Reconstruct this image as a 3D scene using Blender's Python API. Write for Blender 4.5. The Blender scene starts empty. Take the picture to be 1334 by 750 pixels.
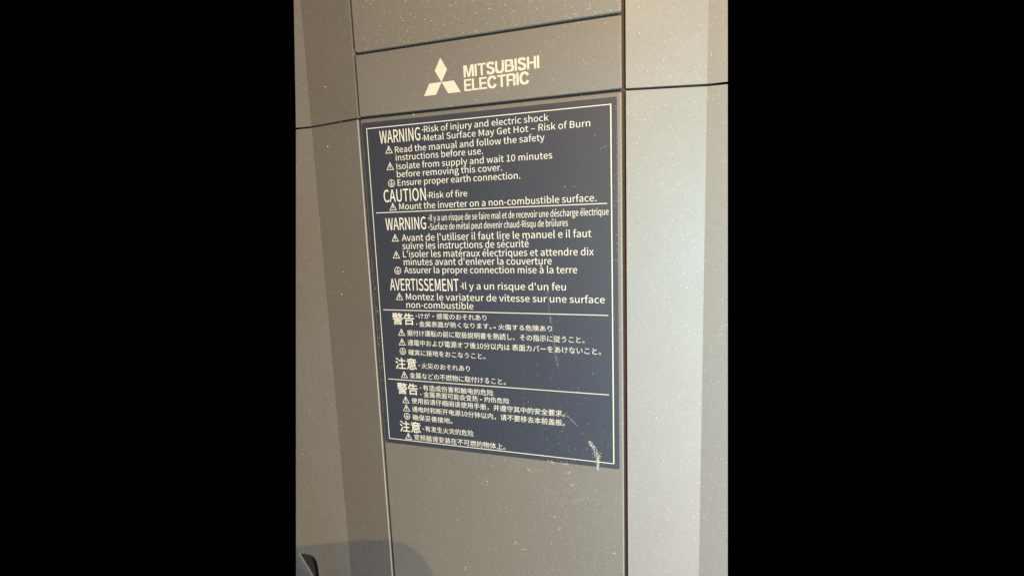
import bpy, bmesh, math, random, os
from mathutils import Vector, Matrix
random.seed(7)
MM = 0.001
scene = bpy.context.scene
COL = scene.collection

# ---------------------------------------------------------------- camera
# panel space: X right, Y up, Z out of the panel (mm)  ->  Blender (X, -Z, Y) in metres
def W(x, y, z=0.0):
    return Vector((x * MM, -z * MM, y * MM))
ax = (Vector((0.95131989, -0.03637946, -0.30605065)),
      Vector((0.00899351, -0.98930974, 0.1455519)),
      Vector((-0.30807399, -0.14121889, -0.94082285)))
def d2b(v): return Vector((v[0], -v[2], v[1]))
cx, cy, cz = d2b(ax[0]), -d2b(ax[1]), -d2b(ax[2])
cam_d = bpy.data.cameras.new('camera')
cam = bpy.data.objects.new('camera', cam_d); COL.objects.link(cam)
mw = Matrix((cx, cy, cz)).transposed().to_4x4()
mw.translation = W(122.677, -37.483, 189.384)
cam.matrix_world = mw
cam_d.sensor_width = 36.0
cam_d.lens = 664.544 / 1334.0 * 36.0
cam_d.clip_start = 0.01; cam_d.clip_end = 50
scene.camera = cam

# ---------------------------------------------------------------- world and lamps (a dark plant room)
world = bpy.data.worlds.new('World'); scene.world = world
world.use_nodes = True
world.node_tree.nodes['Background'].inputs[0].default_value = (0, 0, 0, 1)
world.node_tree.nodes['Background'].inputs[1].default_value = 0.0
def lamp(name, pos, target, size, power, color, size_y=None):
    d = bpy.data.lights.new(name, 'AREA'); d.energy = power; d.color = color
    d.shape = 'RECTANGLE' if size_y else 'DISK'; d.size = size
    if size_y: d.size_y = size_y
    o = bpy.data.objects.new(name, d); COL.objects.link(o)
    o.location = W(*pos)
    o.rotation_euler = (W(*target) - W(*pos)).to_track_quat('-Z', 'Y').to_euler()
    return o
lamp('window_light', (480, -100, 380), (60, -80, 0), 0.11, 5.103, (0.519, 0.833, 1.000))
lamp('ceiling_spot', (420, 300, 820), (60, -80, 0), 0.01, 5.828, (1.000, 0.795, 0.378))
lamp('low_cool_fill', (330, -420, 440), (60, -80, 0), 0.15, 1.260, (0.250, 0.475, 1.000))  # cool fill added from below right, no such window is known
lamp('warm_side_fill', (650, -500, 400), (60, -80, 0), 0.15, 6.615, (1.000, 0.829, 0.486))  # warm fill added at low right, fitted to the cover tones
lamp('warm_top_fill', (300, 700, 600), (60, -80, 0), 0.15, 4.095, (1.000, 0.346, 0.092))  # orange fill added from above, colour and power fitted to surface tones
scene.view_settings.view_transform = 'Standard'
scene.view_settings.look = 'None'
scene.view_settings.exposure = 0.0
scene.view_settings.gamma = 1.0
scene.view_settings.use_curve_mapping = False
scene.render.film_transparent = False

# ---------------------------------------------------------------- materials
def nmat(name):
    m = bpy.data.materials.new(name); m.use_nodes = True
    nt = m.node_tree
    return m, nt, nt.nodes['Principled BSDF'], nt.links.new
def noise(nt, coord, scale, detail=2.0, rough=0.5):
    n = nt.nodes.new('ShaderNodeTexNoise'); n.inputs['Scale'].default_value = scale
    n.inputs['Detail'].default_value = detail; n.inputs['Roughness'].default_value = rough
    nt.links.new(coord, n.inputs['Vector']); return n
def ramp(nt, src, stops):
    r = nt.nodes.new('ShaderNodeValToRGB'); e = r.color_ramp.elements
    while len(e) < len(stops): e.new(0.5)
    for el, (p, c) in zip(e, stops):
        el.position = p; el.color = (c[0], c[1], c[2], 1)
    nt.links.new(src, r.inputs[0]); return r
def mix(nt, fac, a, b, mode='MIX'):
    m = nt.nodes.new('ShaderNodeMix'); m.data_type = 'RGBA'; m.blend_type = mode
    for s, v in ((m.inputs[0], fac), (m.inputs[6], a), (m.inputs[7], b)):
        if isinstance(v, (int, float)): s.default_value = v
        elif isinstance(v, tuple): s.default_value = (v[0], v[1], v[2], 1)
        else: nt.links.new(v, s)
    return m.outputs[2]
def geo_pos(nt):
    return nt.nodes.new('ShaderNodeNewGeometry').outputs['Position']

def plastic(name, base, rough=0.42, sparkle=1.0, spec=0.5, ior=2.05):
    """moulded plastic with a fine spark-eroded grain and pale mineral flecks"""
    m, nt, b, ln = nmat(name)
    co = geo_pos(nt)
    big = noise(nt, co, 26, 3); mid = noise(nt, co, 900, 3, 0.6); fine = noise(nt, co, 3400, 2, 0.6)
    c1 = ramp(nt, big.outputs[0], [(0.3, tuple(v * 0.985 for v in base)), (0.7, tuple(v * 1.015 for v in base))])
    g1 = ramp(nt, mid.outputs[0], [(0.25, (0.90,) * 3), (0.75, (1.10,) * 3)])
    g2 = ramp(nt, fine.outputs[0], [(0.28, (0.80,) * 3), (0.72, (1.20,) * 3)])
    c = mix(nt, 1.0, c1.outputs[0], g1.outputs[0], 'MULTIPLY')
    c = mix(nt, 1.0, c, g2.outputs[0], 'MULTIPLY')
    v = nt.nodes.new('ShaderNodeTexVoronoi'); v.inputs['Scale'].default_value = 1150
    ln(co, v.inputs['Vector'])
    sep = nt.nodes.new('ShaderNodeSeparateColor'); ln(v.outputs['Color'], sep.inputs[0])
    pick = ramp(nt, sep.outputs[0], [(0.80, (0, 0, 0)), (0.97, (1, 1, 1))])
    dot = ramp(nt, v.outputs['Distance'], [(0.13, (1, 1, 1)), (0.30, (0, 0, 0))])
    fl = mix(nt, 1.0, pick.outputs[0], dot.outputs[0], 'MULTIPLY')
    f2 = nt.nodes.new('ShaderNodeMath'); f2.operation = 'MULTIPLY'; f2.inputs[1].default_value = 0.4 * sparkle
    ln(fl, f2.inputs[0])
    c = mix(nt, f2.outputs[0], c, (0.62, 0.56, 0.45))
    ln(c, b.inputs['Base Color'])
    rr = ramp(nt, noise(nt, co, 60, 4).outputs[0], [(0.3, (rough - 0.015,) * 3), (0.7, (rough + 0.015,) * 3)])
    ln(rr.outputs[0], b.inputs['Roughness'])
    b.inputs['Specular IOR Level'].default_value = spec; b.inputs['IOR'].default_value = ior
    bm_ = nt.nodes.new('ShaderNodeBump'); bm_.inputs['Strength'].default_value = 0.35
    bm_.inputs['Distance'].default_value = 0.00006
    ln(fine.outputs[0], bm_.inputs['Height']); ln(bm_.outputs[0], b.inputs['Normal'])
    return m
def plain(name, base, rough=0.5, metal=0.0, spec=0.5, var=0.08, scale=800):
    m, nt, b, ln = nmat(name)
    n = noise(nt, geo_pos(nt), scale, 3)
    r = ramp(nt, n.outputs[0], [(0.3, tuple(v * (1 - var) for v in base)), (0.7, tuple(v * (1 + var) for v in base))])
    ln(r.outputs[0], b.inputs['Base Color'])
    b.inputs['Roughness'].default_value = rough; b.inputs['Metallic'].default_value = metal
    b.inputs['Specular IOR Level'].default_value = spec
    return m
M_COVER = plastic('grained_grey_brown_plastic', (0.148, 0.123, 0.097), rough=0.6)
M_UPPER = plastic('grained_warm_brown_plastic', (0.148, 0.120, 0.090), rough=0.6, sparkle=1.8)
M_CHASSIS = plain('dark_brown_chassis_plastic', (0.085, 0.060, 0.042), 0.6)
M_LABEL = plastic('navy_label_film', (0.025, 0.028, 0.042), rough=0.60, sparkle=0.12, ior=1.75)
M_PRINT = plain('cream_print', (0.68, 0.615, 0.50), 0.55, var=0.05, scale=1500)
M_LOGO = plain('ivory_logo_print', (0.62, 0.525, 0.40), 0.55, var=0.04)
M_DUST = plain('pale_dust', (0.50, 0.45, 0.35), 0.9, var=0.2, scale=2500)
M_SCUFF = plain('pale_scuffed_film', (0.20, 0.21, 0.21), 0.7, var=0.2, scale=2500)
M_CRUMB = plain('yellowish_residue', (0.50, 0.46, 0.34), 0.8, var=0.25, scale=2500)
M_STEEL = plain('zinc_screw_steel', (0.30, 0.28, 0.24), 0.35, metal=1.0)
M_BLOCKER = plain('grey_blocker_plastic', (0.25, 0.23, 0.19), 0.5)  # for the added shadow caster below the view
M_RECESS = plain('recess_shade_tone', (0.03, 0.022, 0.014), 0.45)  # dark tone painted on the opening's walls and floor as its inner shade
M_SEAM_SHADE = plain('black_seam_shade', (0.012, 0.012, 0.012), 0.8)  # black for the strips that stand in for seam shade

# ---------------------------------------------------------------- helpers
def link(name, me, mat, parent=None):
    o = bpy.data.objects.new(name, me); COL.objects.link(o)
    if mat: me.materials.append(mat)
    if parent: o.parent = parent
    return o
def bm_obj(name, bm, mat, parent=None, bev=0.0, seg=3, smooth=True, angle=20):
    if bev:
        es = [e for e in bm.edges if len(e.link_faces) == 2 and e.calc_face_angle(0) > math.radians(angle)]
        bmesh.ops.bevel(bm, geom=es, offset=bev * MM, segments=seg, profile=0.5, affect='EDGES', clamp_overlap=True)
    bmesh.ops.recalc_face_normals(bm, faces=bm.faces[:])
    me = bpy.data.meshes.new(name); bm.to_mesh(me); bm.free()
    if smooth and bev:
        me.shade_smooth()
        me.set_sharp_from_angle(angle=math.radians(35)) if hasattr(me, 'set_sharp_from_angle') else None
    return link(name, me, mat, parent)
def loops_solid(rings):
    """closed solid from equal-length rings of panel-space points, first and last capped"""
    bm = bmesh.new()
    vs = [[bm.verts.new(W(*p)) for p in r] for r in rings]
    n = len(rings[0])
    for a, b in zip(vs, vs[1:]):
        for i in range(n):
            bm.faces.new((a[i], a[(i + 1) % n], b[(i + 1) % n], b[i]))
    bm.faces.new(vs[0]); bm.faces.new(vs[-1][::-1])
    return bm
def rrect(x0, x1, y0, y1, r, z, seg=4):
    """r = radii for corners (bl, br, tr, tl)"""
    pts = []
    for (cx_, cy_, a0, rad) in ((x0, y0, 180, r[0]), (x1, y0, 270, r[1]), (x1, y1, 0, r[2]), (x0, y1, 90, r[3])):
        ox = cx_ + (rad if cx_ == x0 else -rad); oy = cy_ + (rad if cy_ == y0 else -rad)
        for k in range(seg + 1):
            a = math.radians(a0 + 90 * k / seg)
            pts.append((ox + rad * math.cos(a), oy + rad * math.sin(a), z))
    return pts
def slab(name, x0, x1, y0, y1, r, z0, z1, mat, parent, edge=0.35):
    """plate with rounded corners and a rounded front edge"""
    rings = [rrect(x0, x1, y0, y1, r, z0)]
    for k in range(5):
        a = math.radians(90 * k / 4)
        i = edge * (1 - math.cos(a)); zz = z1 - edge * (1 - math.sin(a))
        rr = tuple(max(q - i, 0.02) for q in r)
        rings.append(rrect(x0 + i, x1 - i, y0 + i, y1 - i, rr, zz))
    bm = loops_solid(rings)
    return bm_obj(name, bm, mat, parent, bev=0.0001)
# ---------------------------------------------------------------- the inverter
inv = bpy.data.objects.new('inverter', None); COL.objects.link(inv)
inv.location = W(0, 0, 0)
inv['label'] = 'grey-brown plastic inverter housing with a navy multilingual warning label and cream three-diamond emblem'
inv['category'] = 'inverter'

# chassis seen down the gaps
slab('chassis', -2.95, 104.9, -262, 92, (.1,) * 4, -12, -1.7, M_CHASSIS, inv, 0.2)
slab('upper_cover', -2.75, 103.55, 30.0, 92, (1.3, 1.0, .2, .2), -1.6, 0.15, M_UPPER, inv, 0.42)
for ya, yb in ((28.2, 31.0), (3.2, 5.6)):
    slab('seam_shade', -2.4, 103.3, ya, yb, (.05,) * 4, -1.72, -1.45, M_SEAM_SHADE, inv, 0.05)  # black strips put in as the shade down the two cross seams
brand = slab('brand_strip', -2.75, 103.55, 4.95, 28.95, (.3,) * 4, -1.6, 0.0, M_COVER, inv, 0.3)
front = slab('front_cover', -2.75, 103.55, -262, 3.85, (.3, .3, .5, .5), -1.6, 0.0, M_COVER, inv, 0.45)
slab('cover_lip', -1.9, 102.6, 2.95, 3.12, (.02,) * 4, -0.3, 0.12, M_COVER, front, 0.06)

def facet_solid(xi, zi, xb, zb, xo_top, xo_bot, so, y0, y1, sgn, yref0, yref1):
    """side cover: inner facet from (xi,zi) to (xb,zb), then a steeper outer facet up to its trimmed edge"""
    def xo(y): return xo_bot + (xo_top - xo_bot) * (y - yref0) / (yref1 - yref0)
    def zo(x): return zb - so * abs(x - xb)
    rings = []
    for y in (y0, y1):
        x = xo(y)
        rings.append([(xi, y, zi), (xb, y, zb), (x, y, zo(x)), (x - sgn * 16, y, zo(x) - 6), (xi, y, -14)])
    return rings
# trims measured on the outer facets
LT = dict(xi=-3.95, zi=-0.02, xb=-32.3, zb=-6.67, so=.02, sgn=-1, yref0=-222.25, yref1=57.52, xo_bot=-67.81, xo_top=-34.49)
RT = dict(xi=105.05, zi=-0.05, xb=131.85, zb=-6.42, so=.02, sgn=1, yref0=-179.28, yref1=30.8, xo_bot=142.37, xo_top=137.83)
def side(name, T, y0, y1, parent=inv):
    rings = facet_solid(T['xi'], T['zi'], T['xb'], T['zb'], T['xo_top'], T['xo_bot'], T['so'], y0, y1, T['sgn'], T['yref0'], T['yref1'])
    bm = loops_solid(rings)
    return bm_obj(name, bm, M_COVER, parent, bev=0.3, seg=5, angle=25, smooth=False)
side('side_cover', LT, 4.75, 92)
side('side_cover', RT, 4.72, 92)
side('side_cover', RT, 3.85, -262)

# lower left cover has a small opening in its outer facet
def lower_left():
    T = LT; y1, y0 = 3.92, -262
    def xo(y): return T['xo_bot'] + (T['xo_top'] - T['xo_bot']) * (y - T['yref0']) / (T['yref1'] - T['yref0'])
    def zf(x): return T['zb'] - T['so'] * abs(x - T['xb'])
    bm = bmesh.new()
    outer = [(T['xb'], y1), (xo(y1), y1), (xo(y0), y0), (T['xb'], y0)]
    hole = [(-64.4, -208.4), (-60.5, -207.6), (-57.2, -207.6), (-55.2, -208.0), (-53.9, -209.0), (-53.1, -211.0), (-52.7, -214.5), (-52.5, -223.0), (-57.5, -223.4),
            (-56.8, -220.0), (-58.8, -216.4), (-61.3, -213.0)]
    vo = [bm.verts.new(W(x, y, zf(x))) for x, y in outer]
    vh = [bm.verts.new(W(x, y, zf(x))) for x, y in hole]
    es = [bm.edges.new((vo[i], vo[(i + 1) % 4])) for i in range(4)]
    es += [bm.edges.new((vh[i], vh[(i + 1) % len(vh)])) for i in range(len(vh))]
    bmesh.ops.triangle_fill(bm, edges=es, use_beauty=True, use_dissolve=False)
    def inside(px_, py_):
        c_ = False
        for (xa, ya), (xb_, yb_) in zip(hole, hole[1:] + hole[:1]):
            if (ya > py_) != (yb_ > py_) and px_ < (xb_ - xa) * (py_ - ya) / (yb_ - ya) + xa: c_ = not c_
        return c_
    bad = [f for f in bm.faces if inside(f.calc_center_median().x / MM, f.calc_center_median().z / MM)]
    bmesh.ops.delete(bm, geom=bad, context='FACES_ONLY')
    # rounded mouth and walls of the opening
    cxh, cyh = -57.0, -213.5
    prev = vh
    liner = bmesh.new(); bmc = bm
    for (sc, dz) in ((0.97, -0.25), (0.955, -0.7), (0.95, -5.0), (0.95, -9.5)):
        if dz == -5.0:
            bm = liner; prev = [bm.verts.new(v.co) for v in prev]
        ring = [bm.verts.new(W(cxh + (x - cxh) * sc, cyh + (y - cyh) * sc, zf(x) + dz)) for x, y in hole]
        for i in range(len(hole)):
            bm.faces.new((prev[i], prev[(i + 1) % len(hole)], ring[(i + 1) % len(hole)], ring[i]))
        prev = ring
    bm = bmc
    # inner facet
    a, b = bm.verts.new(W(T['xi'], y1, T['zi'] - .25)), bm.verts.new(W(T['xi'], y0, T['zi'] - .25))
    a2, b2 = bm.verts.new(W(T['xi'] - .25, y1 - .1, T['zi'] - .03)), bm.verts.new(W(T['xi'] - .25, y0, T['zi'] - .03))
    bm.faces.new((a2, vo[0], vo[3], b2)); bm.faces.new((a, a2, b2, b))
    a3, b3 = bm.verts.new(W(T['xi'], y1, -14)), bm.verts.new(W(T['xi'], y0, -14))
    bm.faces.new((a3, a, b, b3))
    # outer flank and back
    c, d = bm.verts.new(W(xo(y1) + 1, y1, zf(xo(y1)) - 6)), bm.verts.new(W(xo(y0) + 1, y0, zf(xo(y0)) - 6))
    bm.faces.new((vo[1], c, d, vo[2])); bm.faces.new((c, a3, b3, d))
    bm.faces.new((a, a2, vo[0], vo[1], c, a3)); bm.faces.new((b, b2, vo[3], vo[2], d, b3))
    o = bm_obj('side_cover', bm, M_COVER, inv)
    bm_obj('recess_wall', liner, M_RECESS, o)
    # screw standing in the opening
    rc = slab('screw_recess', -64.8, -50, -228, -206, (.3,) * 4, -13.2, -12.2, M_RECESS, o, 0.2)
    s = bmesh.new()
    bmesh.ops.create_cone(s, cap_ends=True, segments=24, radius1=1.5 * MM, radius2=1.2 * MM, depth=1.6 * MM)
    bmesh.ops.rotate(s, verts=s.verts, cent=(0, 0, 0), matrix=Matrix.Rotation(math.radians(90), 3, 'X'))
    bmesh.ops.translate(s, verts=s.verts, vec=W(-57.0, -211.2, -11.5))
    bm_obj('screw_head', s, M_STEEL, o, bev=0.15)
    return o
lower_left()

# flap added unseen below the view, shaped only to shade the lower left
def blocker():
    Lp = Vector((420, 300, 820))
    pts = []
    for S in ((-73, -208, -7.7), (-29.5, -194.7, -6.8), (-20, -190.2, -4), (-14, -187.2, 0), (-6.4, -185.2, 0), (2, -185.0, 0), (8, -187.2, 0), (12.6, -191.6, 0), (15.4, -197.5, 0), (17.5, -206, 0), (19, -218, 0)):
        S = Vector(S)
        t = (110 - S.z) / (Lp.z - S.z)
        pts.append(S + (Lp - S) * t)
    low = []
    for S in ((19.5, -216), (19, -226), (8, -230), (-40, -230), (-73, -238)):
        S = Vector((S[0], S[1], 0)); low.append(S + (Lp - S) * (110 / Lp.z))
    def lean(p): return (p.x, p.y, 110 + (p.y + 130) * 0.2)
    top = [lean(p) for p in pts + low]
    back = [(x, y - 0.5, z - 2.4) for x, y, z in top]
    f_ = bm_obj('shadow_blocker', loops_solid([top, back]), M_BLOCKER, inv, bev=0.3)
    arm = loops_solid([[(4, -158, 102), (16, -158, 102), (16, -160, 99), (4, -160, 99)],
                       [(-10, -212, 56), (2, -212, 56), (2, -215, 53), (-10, -215, 53)],
                       [(-26, -256, 0.2), (-14, -256, 0.2), (-14, -261, 0.2), (-26, -261, 0.2)]])
    bm_obj('blocker_arm', arm, M_BLOCKER, f_, bev=0.3)  # added arm that only carries the shadow caster
    return f_
blocker()

# emblem: three diamonds
e0 = 0.015
def flat(name, polys, mat, parent, z, th=0.03):
    bm = bmesh.new()
    for P in polys:
        f = [bm.verts.new(W(x, y, z)) for x, y in P]; g = [bm.verts.new(W(x, y, z + th)) for x, y in P]
        n = len(P); bm.faces.new(g)
        for i in range(n): bm.faces.new((f[i], f[(i + 1) % n], g[(i + 1) % n], g[i]))
    return bm_obj(name, bm, mat, parent)
O = (35.0, 14.46); w = 5.23
def ddir(a): return (math.cos(math.radians(a)) * w, math.sin(math.radians(a)) * w * .985)
for a in (90, 210, 330):
    p, q = ddir(a - 30), ddir(a + 30)
    flat('diamond', [[O, (O[0] + p[0], O[1] + p[1]), (O[0] + p[0] + q[0], O[1] + p[1] + q[1]), (O[0] + q[0], O[1] + q[1])]], M_LOGO, brand, e0)

# ---------------------------------------------------------------- lettering
fdir = os.path.join(bpy.utils.resource_path('LOCAL'), 'datafiles', 'fonts')
def font(fn):
    try: return bpy.data.fonts.load(os.path.join(fdir, fn))
    except Exception: return None
F_CJK = font('Noto Sans CJK Regular.woff2')
def glyphs(s, fnt, track=1.0):
    cu = bpy.data.curves.new('t', 'FONT'); cu.body = s; cu.size = 1.0
    cu.resolution_u = 3; cu.space_character = track
    if fnt: cu.font = fnt
    o = bpy.data.objects.new('t', cu)
    me = bpy.data.meshes.new_from_object(o)
    bpy.data.objects.remove(o); bpy.data.curves.remove(cu)
    return me
def ext(me):
    xs = [v.co.x for v in me.vertices]; ys = [v.co.y for v in me.vertices]
    return min(xs), max(xs), min(ys), max(ys)
CAP = ext(glyphs('H', F_CJK))[3]; k_ = ext(glyphs('国', F_CJK)); KB, KH = k_[2], k_[3] - k_[2]
def text(name, s, x0, x1, y, h, fnt, mat, parent, z, cjk=False, off=0.0, track=1.0, cap=None):
    """flat print fitted between x0 and x1; off (mm) thickens the strokes with shifted passes of the same ink"""
    src = glyphs(s, fnt, track)
    a, b, _, _ = ext(src)
    x0 += off; x1 -= off
    sx = (x1 - x0) / (b - a)
    if cjk: sy = (h - 2 * off) / KH; y0 = y + off - KB * sy
    else: sy = (h - 2 * off) / (cap or CAP); y0 = y + off
    vs = [(v.co.x, v.co.y) for v in src.vertices]; fs = [tuple(p.vertices) for p in src.polygons]
    passes = [(0, 0)] if off == 0 else [(-off, -off), (off, -off), (off, off), (-off, off)]
    V, Fc = [], []
    for k, (dx, dy) in enumerate(passes):
        n = len(V)
        V += [W(x0 + (u - a) * sx + dx, y0 + v * sy + dy, z + k * .003) for u, v in vs]
        Fc += [tuple(i + n for i in f) for f in fs]
    bpy.data.meshes.remove(src)
    me = bpy.data.meshes.new(name); me.from_pydata(V, [], Fc); me.update()
    return link(name, me, mat, parent)
# wordmark drawn as strokes in a heavy grotesque
def stroke_poly(pts, t, closed=False):
    polys = []
    for (x0, y0), (x1, y1) in zip(pts, pts[1:]):
        dx, dy = x1 - x0, y1 - y0; L = math.hypot(dx, dy) or 1; nx, ny = -dy / L * t / 2, dx / L * t / 2
        polys.append([(x0 + nx, y0 + ny), (x0 - nx, y0 - ny), (x1 - nx, y1 - ny), (x1 + nx, y1 + ny)])
    return polys
def ribbon(c):
    """c: list of (x, y, thickness) along a smooth stroke -> quads with shared normals"""
    out = []; n = len(c); e = []
    for i, (x, y, t) in enumerate(c):
        a = c[max(i - 1, 0)]; b = c[min(i + 1, n - 1)]
        dx, dy = b[0] - a[0], b[1] - a[1]; L = math.hypot(dx, dy) or 1
        e.append(((x - dy / L * t / 2, y + dx / L * t / 2), (x + dy / L * t / 2, y - dx / L * t / 2)))
    for p, q in zip(e, e[1:]): out.append([p[0], p[1], q[1], q[0]])
    return out
def rect(x0, x1, y0, y1): return [(x0, y0), (x1, y0), (x1, y1), (x0, y1)]
VT, HT = .19, .15        # stem and bar weights, cap height 1
def ell(cx_, cy_, rx, ry, a0, a1, n=16, t0=VT, t1=HT):
    o = []
    for i in range(n + 1):
        a = math.radians(a0 + (a1 - a0) * i / n)
        o.append((cx_ + rx * math.cos(a), cy_ + ry * math.sin(a), t0 * abs(math.cos(a)) + t1 * abs(math.sin(a))))
    return o
def letter(ch):
    v, h = VT, HT
    if ch == 'I': return v, [rect(0, v, 0, 1)]
    if ch == 'T': return .74, [rect(0, .74, 1 - h, 1), rect(.37 - v / 2, .37 + v / 2, 0, 1 - h)]
    if ch == 'E': return .66, [rect(0, v, 0, 1), rect(v, .66, 1 - h, 1), rect(v, .62, .43, .43 + h), rect(v, .67, 0, h)]
    if ch == 'L': return .62, [rect(0, v, 0, 1), rect(v, .62, 0, h)]
    if ch == 'H': return .78, [rect(0, v, 0, 1), rect(.78 - v, .78, 0, 1), rect(v, .78 - v, .43, .43 + h)]
    if ch == 'M':
        w_ = .95; s = .195
        return w_, [rect(0, s, 0, 1), rect(w_ - s, w_, 0, 1), [(s - .01, 1), (s - .01, .72), (w_ / 2 - .1, 0), (w_ / 2, 0), (w_ / 2, .27), (s + .1, 1)],
                    [(w_ - s + .01, 1), (w_ - s - .1, 1), (w_ / 2, .27), (w_ / 2, 0), (w_ / 2 + .1, 0), (w_ - s + .01, .72)]]
    if ch == 'U':
        w_ = .77; r = w_ / 2 - v / 2
        return w_, [rect(0, v, .36, 1), rect(w_ - v, w_, .36, 1)] + ribbon(ell(w_ / 2, .36, r, .36 - h / 2 + .015, 180, 360))
    if ch == 'B':
        P = [rect(0, v, 0, 1), rect(v, .44, 1 - h, 1), rect(v, .46, 0, h), rect(v, .46, .44, .44 + h * .95)]
        P += ribbon(ell(.44, .755, .215, .2475 - .09 + 0.0, 90, -90, 12)); P += ribbon(ell(.46, .305, .235, .305 - h / 2, 90, -90, 12))
        return .80, P
    if ch == 'R':
        P = [rect(0, v, 0, 1), rect(v, .46, 1 - h, 1), rect(v, .46, .40, .40 + h)]
        P += ribbon(ell(.46, .70, .225, .30 - h / 2, 90, -90, 12)); P.append(rect(.56, .56 + v, 0, .32))
        P += ribbon([(.46, .49, h), (.56, .47, .17), (.63, .42, .19), (.665, .32, v)])
        return .79, P
    if ch == 'C':
        c = ell(.42, .5, .42 - v / 2, .52 - h / 2, 28, 332, 26)
        return .83, ribbon(c)
    if ch == 'S':
        c = ell(.365, .735, .25, .20, 8, 90, 8) + ell(.365, .735, .25, .20, 96, 200, 9)
        c += [(.22, .60, .19), (.365, .535, .18), (.51, .47, .19)]
        c += ell(.37, .275, .26, .205, 38, -90, 10) + ell(.37, .275, .26, .205, -96, -188, 8)
        return .74, ribbon(c)
def wordmark(s, x0, x1, y, h, z):
    gap = {'I': .085}; items = []; x = 0
    for i, ch in enumerate(s):
        w_, P = letter(ch)
        items.append((x, P)); x += w_ + (.055 if ch not in 'IHMU' else .075)
        if i + 1 < len(s) and ch == 'L': x -= .02
    tot = items[-1][0] + letter(s[-1])[0]; k = (x1 - x0) / tot
    polys = []
    bm = bmesh.new(); q = 0
    for ox, P in items:
        for p in P:
            q += 1; zz = z + (q % 3) * .003
            bm.faces.new([bm.verts.new(W(x0 + (ox + u) * k, y + v * h, zz)) for u, v in p])
    me = bpy.data.meshes.new('lettering'); bm.to_mesh(me); bm.free()
    return link('lettering', me, M_LOGO, brand)
wordmark('MITSUBISHI', 44.4, 74.25, 15.05, 4.34, 0.03)
wordmark('ELECTRIC', 44.4, 70.35, 10.02, 4.32, 0.03)

# ---------------------------------------------------------------- warning label
label = slab('warning_label', -2.1, 102.05, -136.8, 2.25, (.8, .8, .5, .5), 0.004, 0.14, M_LABEL, inv, 0.06)
label['label'] = 'navy warning label printed in cream in four languages'
ZL = 0.165
def bar(name, x0, x1, y0, y1):
    return flat(name, [[(x0, y0), (x1, y0), (x1, y1), (x0, y1)]], M_PRINT, label, ZL - .02, 0.02)
bw = 0.30
flat('border_line', [[(0, 0), (100, 0), (100, -bw), (0, -bw)], [(0, -134.8), (100, -134.8), (100, -134.8 + bw), (0, -134.8 + bw)],
     [(0, -bw), (bw, -bw), (bw, -134.8 + bw), (0, -134.8 + bw)], [(100 - .4, -bw), (100, -bw), (100, -134.8 + bw), (100 - .4, -134.8 + bw)]], M_PRINT, label, ZL - .02, .02)
for y in (-34.54, -75.92, -106.88): bar('divider_line', 1.75, 98.2, y - .15, y + .15)
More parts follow.
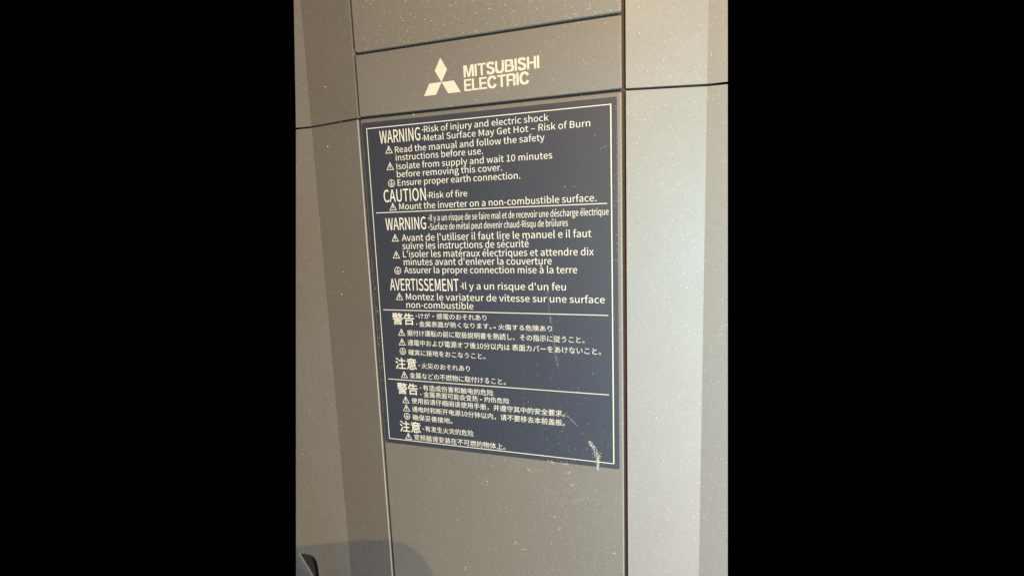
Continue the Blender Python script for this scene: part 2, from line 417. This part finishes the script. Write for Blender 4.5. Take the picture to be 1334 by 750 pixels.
LINES = [
    ('head', 'WARNING', 5.87, 24.71, -6.57, 4.98),
    ('line', '·Risk of injury and electric shock', 25.35, 77.15, -3.72, 2.35),
    ('line', '·Metal Surface May Get Hot – Risk of Burn', 25.12, 92.47, -7.04, 2.37),
    ('line', 'Read the manual and follow the safety', 12.72, 75.5, -10.68, 2.42),
    ('line', 'instructions before use.', 12.83, 50.99, -13.83, 2.43),
    ('line', 'Isolate from supply and wait 10 minutes', 12.91, 78.24, -17.31, 2.45),
    ('line', 'before removing this cover.', 12.88, 58.49, -20.51, 2.46),
    ('line', 'Ensure proper earth connection.', 12.9, 65.64, -23.9, 2.47),
    ('head', 'CAUTION', 5.85, 25.67, -30.31, 5.03),
    ('line', '·Risk of fire', 25.94, 43.57, -29.54, 2.38),
    ('line', 'Mount the inverter on a non-combustible surface.', 12.94, 94.32, -33.61, 2.57),
    ('head', 'WARNING', 6.01, 24.9, -41.9, 5.05),
    ('line', '·Il y a un risque de se faire mal et de recevoir une déscharge électrique', 25.68, 98.72, -38.66, 2.48),
    ('line', '·Surface de métal peut devenir chaud-Risqu de brûlures', 25.58, 83.6, -42.28, 2.49),
    ('line', "Avant de l'utiliser il faut lire le manuel e il faut", 13.19, 92.34, -46.58, 2.74),
    ('line', 'suivre les instructions de sécurité', 13.16, 68.12, -49.93, 2.76),
    ('line', "L'isoler les matéraux électriques et attendre dix", 13.19, 93.1, -53.32, 2.7),
    ('line', "minutes avant d'enlever la couverture", 13.3, 77.05, -56.65, 2.72),
    ('line', 'Assurer la propre connection mise à la terre', 13.26, 86.76, -60.05, 2.67),
    ('head', 'AVERTISSEMENT', 6.25, 38.06, -67.4, 5.1),
    ('line', "·Il y a un risque d'un feu", 38.57, 82.32, -66.61, 2.72),
    ('line', 'Montez le variateur de vitesse sur une surface', 13.29, 96.99, -71.34, 2.71),
    ('line', 'non-combustible', 13.26, 43.9, -74.82, 2.72),
    ('jph', '警告', 5.98, 16.44, -82.24, 5.08),
    ('jp', 'けが・感電のおそれあり', 18.66, 49.37, -79.39, 2.32),
    ('jp', '金属表面が熱くなります。', 18.67, 51.37, -82.86, 2.33),
    ('jp', '火傷する危険あり', 54.31, 76.44, -82.91, 2.22),
    ('jp', '据付け運転の前に取扱説明書を熟読し、その指示に従うこと。', 12.68, 89.09, -87.03, 2.47),
    ('jp', '通電中および電源オフ後10分以内は 表面カバーをあけないこと。', 12.63, 95.33, -91.3, 2.52),
    ('jp', '確実に接地をおこなうこと。', 12.65, 48.12, -95.53, 2.4),
    ('jph', '注意', 5.95, 16.23, -102.01, 4.94),
    ('jp', '火災のおそれあり', 18.58, 40.99, -101.19, 2.39),
    ('jp', '金属などの不燃物に取付けること。', 12.58, 56.51, -105.85, 2.5),
    ('jph', '警告', 5.92, 16.07, -113.31, 5.02),
    ('jp', '有造成伤害和触电的危险', 18.54, 50.96, -110.96, 2.43),
    ('jp', '金属表面可能会变热', 18.71, 44.0, -113.95, 2.44),
    ('jp', '灼伤危险', 46.73, 57.77, -113.85, 2.27),
    ('jp', '使用前请仔细阅读使用手册，并遵守其中的安全要求。', 12.62, 80.79, -117.27, 2.47),
    ('jp', '通电时和断开电源10分钟以内，请不要移去本前盖板。', 12.64, 80.7, -121.11, 2.48),
    ('jp', '确保妥善接地。', 12.6, 31.69, -124.89, 2.49),
    ('jph', '注意', 5.84, 16.26, -130.76, 5.14),
    ('jp', '有发生火灾的危险', 18.38, 41.23, -129.61, 2.49),
    ('jp', '变频器请安装在不可燃的物体上。', 12.68, 55.27, -134.03, 2.52),
]
def dot(x, y, w=.44, h=.44):
    return flat('bullet', [[(x - w / 2, y - h / 2), (x + w / 2, y - h / 2), (x + w / 2, y + h / 2), (x - w / 2, y + h / 2)]], M_PRINT, label, ZL - .02, .02)
for kind, s, x0, x1, y, h in LINES:
    if kind == 'head': text('heading', s, 5.95, x1 - .2, y, 5.03, F_CJK, M_PRINT, label, ZL, off=0.02)
    elif kind == 'line':
        if s[0] == '·':
            s = s[1:]; dot(x0 + .36, y + h * .43, .42, .46); x0 += 1.0
        text('text_line', s, x0, x1, y, h, F_CJK, M_PRINT, label, ZL)
    elif kind == 'jph': text('heading', s, 5.95, x1, y, 4.85, F_CJK, M_PRINT, label, ZL, cjk=True, off=0.045)
    else: text('text_line', s, x0, x1, y, h, F_CJK, M_PRINT, label, ZL, cjk=True, off=0.0)
for x, y in ((17.6, -78.3), (17.6, -81.75), (17.5, -99.9), (17.4, -109.9), (17.4, -112.8), (17.4, -128.5)): dot(x, y)
dot(52.7, -82.1, 1.0, .35); dot(45.3, -112.95, .9, .35)
def tri(x, y, wd):
    hgt = wd * .93; t = .24
    P = [(x - wd / 2, y), (x + wd / 2, y), (x, y + hgt)]
    c = (x, y + hgt / 3); k = 1 - t * 2 / (hgt * .62)
    Q = [(c[0] + (a - c[0]) * k, c[1] + (b - c[1]) * k) for a, b in P]
    polys = [[P[i], P[(i + 1) % 3], Q[(i + 1) % 3], Q[i]] for i in range(3)]
    # lightning bolt
    u = wd * .11; yb, ym, yt = y + hgt * .20, y + hgt * .42, y + hgt * .70
    polys.append([(x - u * .9, ym - .05), (x + u * .3, ym - .05), (x + u * .5, yt), (x - u * .3, yt)])
    polys.append([(x - u * .35, yb + .15), (x + u * .25, yb + .15), (x + u * 1.0, ym + .02), (x - u * .2, ym + .02)])
    polys.append([(x - u * .55, yb + .45), (x, yb - .02), (x + u * .75, yb + .35), (x, yb + .22)])
    flat('hazard_triangle', polys, M_PRINT, label, ZL - .02, .02)
def gnd(x, y, d):
    y -= 0.0; r = d / 2; ri = r - .26; n = 28; polys = []
    for i in range(n):
        a, b = 2 * math.pi * i / n, 2 * math.pi * (i + 1) / n
        polys.append([(x + r * math.cos(a), y + r * math.sin(a)), (x + r * math.cos(b), y + r * math.sin(b)),
                      (x + ri * math.cos(b), y + ri * math.sin(b)), (x + ri * math.cos(a), y + ri * math.sin(a))])
    def R_(cx_, cy_, w_, h_): polys.append([(cx_ - w_ / 2, cy_ - h_ / 2), (cx_ + w_ / 2, cy_ - h_ / 2), (cx_ + w_ / 2, cy_ + h_ / 2), (cx_ - w_ / 2, cy_ + h_ / 2)])
    R_(x, y + r * .38, .24, r * .75); R_(x, y - r * .02, r * 1.25, .22); R_(x, y - r * .32, r * .85, .22); R_(x, y - r * .60, r * .4, .22)
    flat('earth_symbol', polys, M_PRINT, label, ZL - .02, .02)
for k, x, y, wd in [('tri', 9.91, -10.7, 3.42), ('tri', 9.95, -17.33, 3.44), ('gnd', 10.05, -22.75, 3.16), ('tri', 9.99, -33.75, 3.37), ('tri', 10.0, -46.63, 3.4), ('tri', 10.0, -53.74, 3.45), ('gnd', 10.2, -58.92, 3.2), ('tri', 10.11, -71.53, 3.49), ('tri', 9.97, -87.08, 3.38), ('tri', 9.95, -91.33, 3.39), ('gnd', 9.97, -94.02, 3.01), ('tri', 9.9, -105.92, 3.34), ('tri', 9.8, -117.37, 3.5), ('tri', 9.85, -121.07, 3.5), ('gnd', 9.85, -123.38, 3.0), ('tri', 9.92, -134.16, 3.4)]:
    (tri if k == 'tri' else gnd)(x, y, wd)

# ---------------------------------------------------------------- dust, scuffs and residue
def surf(x, y=0):
    t = (y + 222.25) / 279.8
    if x < -67.81 + 33.3 * t + 1 or x > 142.2 - 4.6 * (y + 179.7) / 210.3 - 1: return None
    if -2.6 < x < 103.4: return 0.0
    if x <= -3.9: return -.2346 * (-3.95 - x) if x > -32.3 else -6.67 - .02 * (-32.3 - x)
    if x >= 105.2: return -.05 - .239 * (x - 105.2) if x < 131.85 else -6.42 - .02 * (x - 131.85)
    return None
def onlabel(x, y): return -2.1 < x < 102.05 and -136.8 < y < 2.2
def flake(bm, x, y, r, z=None, elong=1.0, ang=None):
    s = surf(x, y)
    if s is None: return
    if z is None: z = s + (0.145 if onlabel(x, y) else 0.0)
    n = random.choice((5, 6, 7)); a0 = random.uniform(0, 6.28) if ang is None else ang
    ca, sa = math.cos(a0), math.sin(a0)
    ring = []
    for i in range(n):
        t = 2 * math.pi * i / n; q = r * random.uniform(.6, 1.15)
        u, v = q * math.cos(t) * elong, q * math.sin(t)
        ring.append(bm.verts.new(W(x + u * ca - v * sa, y + u * sa + v * ca, z + .004)))
    top = bm.verts.new(W(x, y, z + r * .35 + .01))
    for i in range(n): bm.faces.new((ring[i], ring[(i + 1) % n], top))
def stuff(name, bm, mat, lab, cat):
    me = bpy.data.meshes.new(name); bm.to_mesh(me); bm.free()
    o = link(name, me, mat); o['label'] = lab; o['kind'] = 'stuff'; o['category'] = cat
    return o
bm = bmesh.new()
for i in range(1350):
    x = random.uniform(-72, 142); y = random.uniform(-225, 60)
    r = 0.035 + 0.05 * random.random() ** 2
    if random.random() < .04: r = random.uniform(.12, .2)
    if onlabel(x, y) and random.random() < .45: continue
    if x > 105 and random.random() < .75: continue
    flake(bm, x, y, r, elong=random.uniform(1, 1.8))
for i in range(900):      # denser on the lower front cover and the label's right half
    x = random.gauss(82, 14); y = random.gauss(-150, 26)
    if 0 < x < 103: flake(bm, x, y, 0.05 + .07 * random.random() ** 3, elong=random.uniform(1, 1.8))
for (cx_, cy_, s_, n_) in ((83.6, -146.0, .7, 14), (74.6, -136.9, .9, 14), (80.2, -137.2, .8, 14), (-1.5, -88, 1.0, 0), (75.6, -161, .5, 8), (77.5, -166, .6, 7),
                           (99, -173, .6, 8), (81.5, -140.7, .6, 8), (34, -192, 1.2, 10), (58, -176, .9, 12), (62, -178, .7, 9), (66, -142, 1.4, 12), (88, -151, 1.5, 12), (46, -150, 1.6, 9)):
    for i in range(n_): flake(bm, cx_ + random.gauss(0, s_), cy_ + random.gauss(0, s_ * .6), random.uniform(.07, .16), elong=random.uniform(1, 2))
for i in range(150):      # gathered along the label's left margin
    flake(bm, random.uniform(-2.3, -.6), random.gauss(-90, 20), random.uniform(.05, .13))
for i in range(90):
    flake(bm, random.uniform(-2.3, -1.7), random.uniform(-137, 0), random.uniform(.04, .09))
for (x, y, r, e_, a_) in ((-21.4, 19.6, .28, 1.8, .3), (-23, -5, .3, 1.5, .8), (-20, -60, .3, 1.6, 2.2), (-22, -70, .3, 1.7, 1.2), (98, -14.2, .09, 4, .5), (97.2, -14.6, .07, 5, .3), (96, -15.0, .08, 4, .9), (94, -10.2, .07, 4, 1.5), (3.2, 44.5, .3, 1.6, 1), (22, 3.5, .2, 2, 1)):
    flake(bm, x, y, r, elong=e_, ang=a_)
for i in range(50):       # abraded right edge of the label
    flake(bm, random.gauss(101.5, .5), random.gauss(-40, 26), random.uniform(.04, .1), elong=2.5, ang=random.uniform(-.4, .4))
stuff('dust', bm, M_DUST, 'pale dust specks scattered over the inverter covers and warning label', 'dust')
def track(name, pts, n, wdt, rmin, rmax, mat, lab, cat, taper=None):
    bm = bmesh.new()
    for i in range(n):
        t = random.random() * (len(pts) - 1); k = int(t); u = t - k
        (ax_, ay_), (bx_, by_) = pts[k], pts[min(k + 1, len(pts) - 1)]
        x = ax_ + (bx_ - ax_) * u; y = ay_ + (by_ - ay_) * u
        ww = wdt * (taper(t / (len(pts) - 1)) if taper else 1)
        an = math.atan2(by_ - ay_, bx_ - ax_)
        o_ = random.gauss(0, ww)
        flake(bm, x - math.sin(an) * o_, y + math.cos(an) * o_, random.uniform(rmin, rmax), elong=random.uniform(1.2, 3), ang=an + random.uniform(-.3, .3))
    return stuff(name, bm, mat, lab, cat)
track('scratch', [(74.9, -65.8), (75.4, -71.8), (75.7, -77.2), (76.2, -79.4), (76.9, -87), (77.7, -93.1), (78.5, -96.5)], 230, .22, .04, .10, M_SCUFF, 'faint pale vertical scratch through the middle of the warning label', 'scratch')
track('scratch', [(80.8, -115.8), (82.3, -117.3), (84.1, -119.0), (86, -120.8)], 70, .2, .05, .12, M_SCUFF, 'short slanting scuff near the label lower right text', 'scratch', lambda t: 1 - .6 * t)
track('residue', [(90.1, -126.4), (91.3, -127.8), (92.3, -129.5), (93.2, -131.8), (93.8, -133.6), (93.6, -136), (93.4, -138)], 420, .45, .03, .12, M_CRUMB, 'yellowish curved residue streak across the label bottom right border', 'residue', lambda t: .5 + 1.4 * math.exp(-((t - .45) / .25) ** 2) * .7)
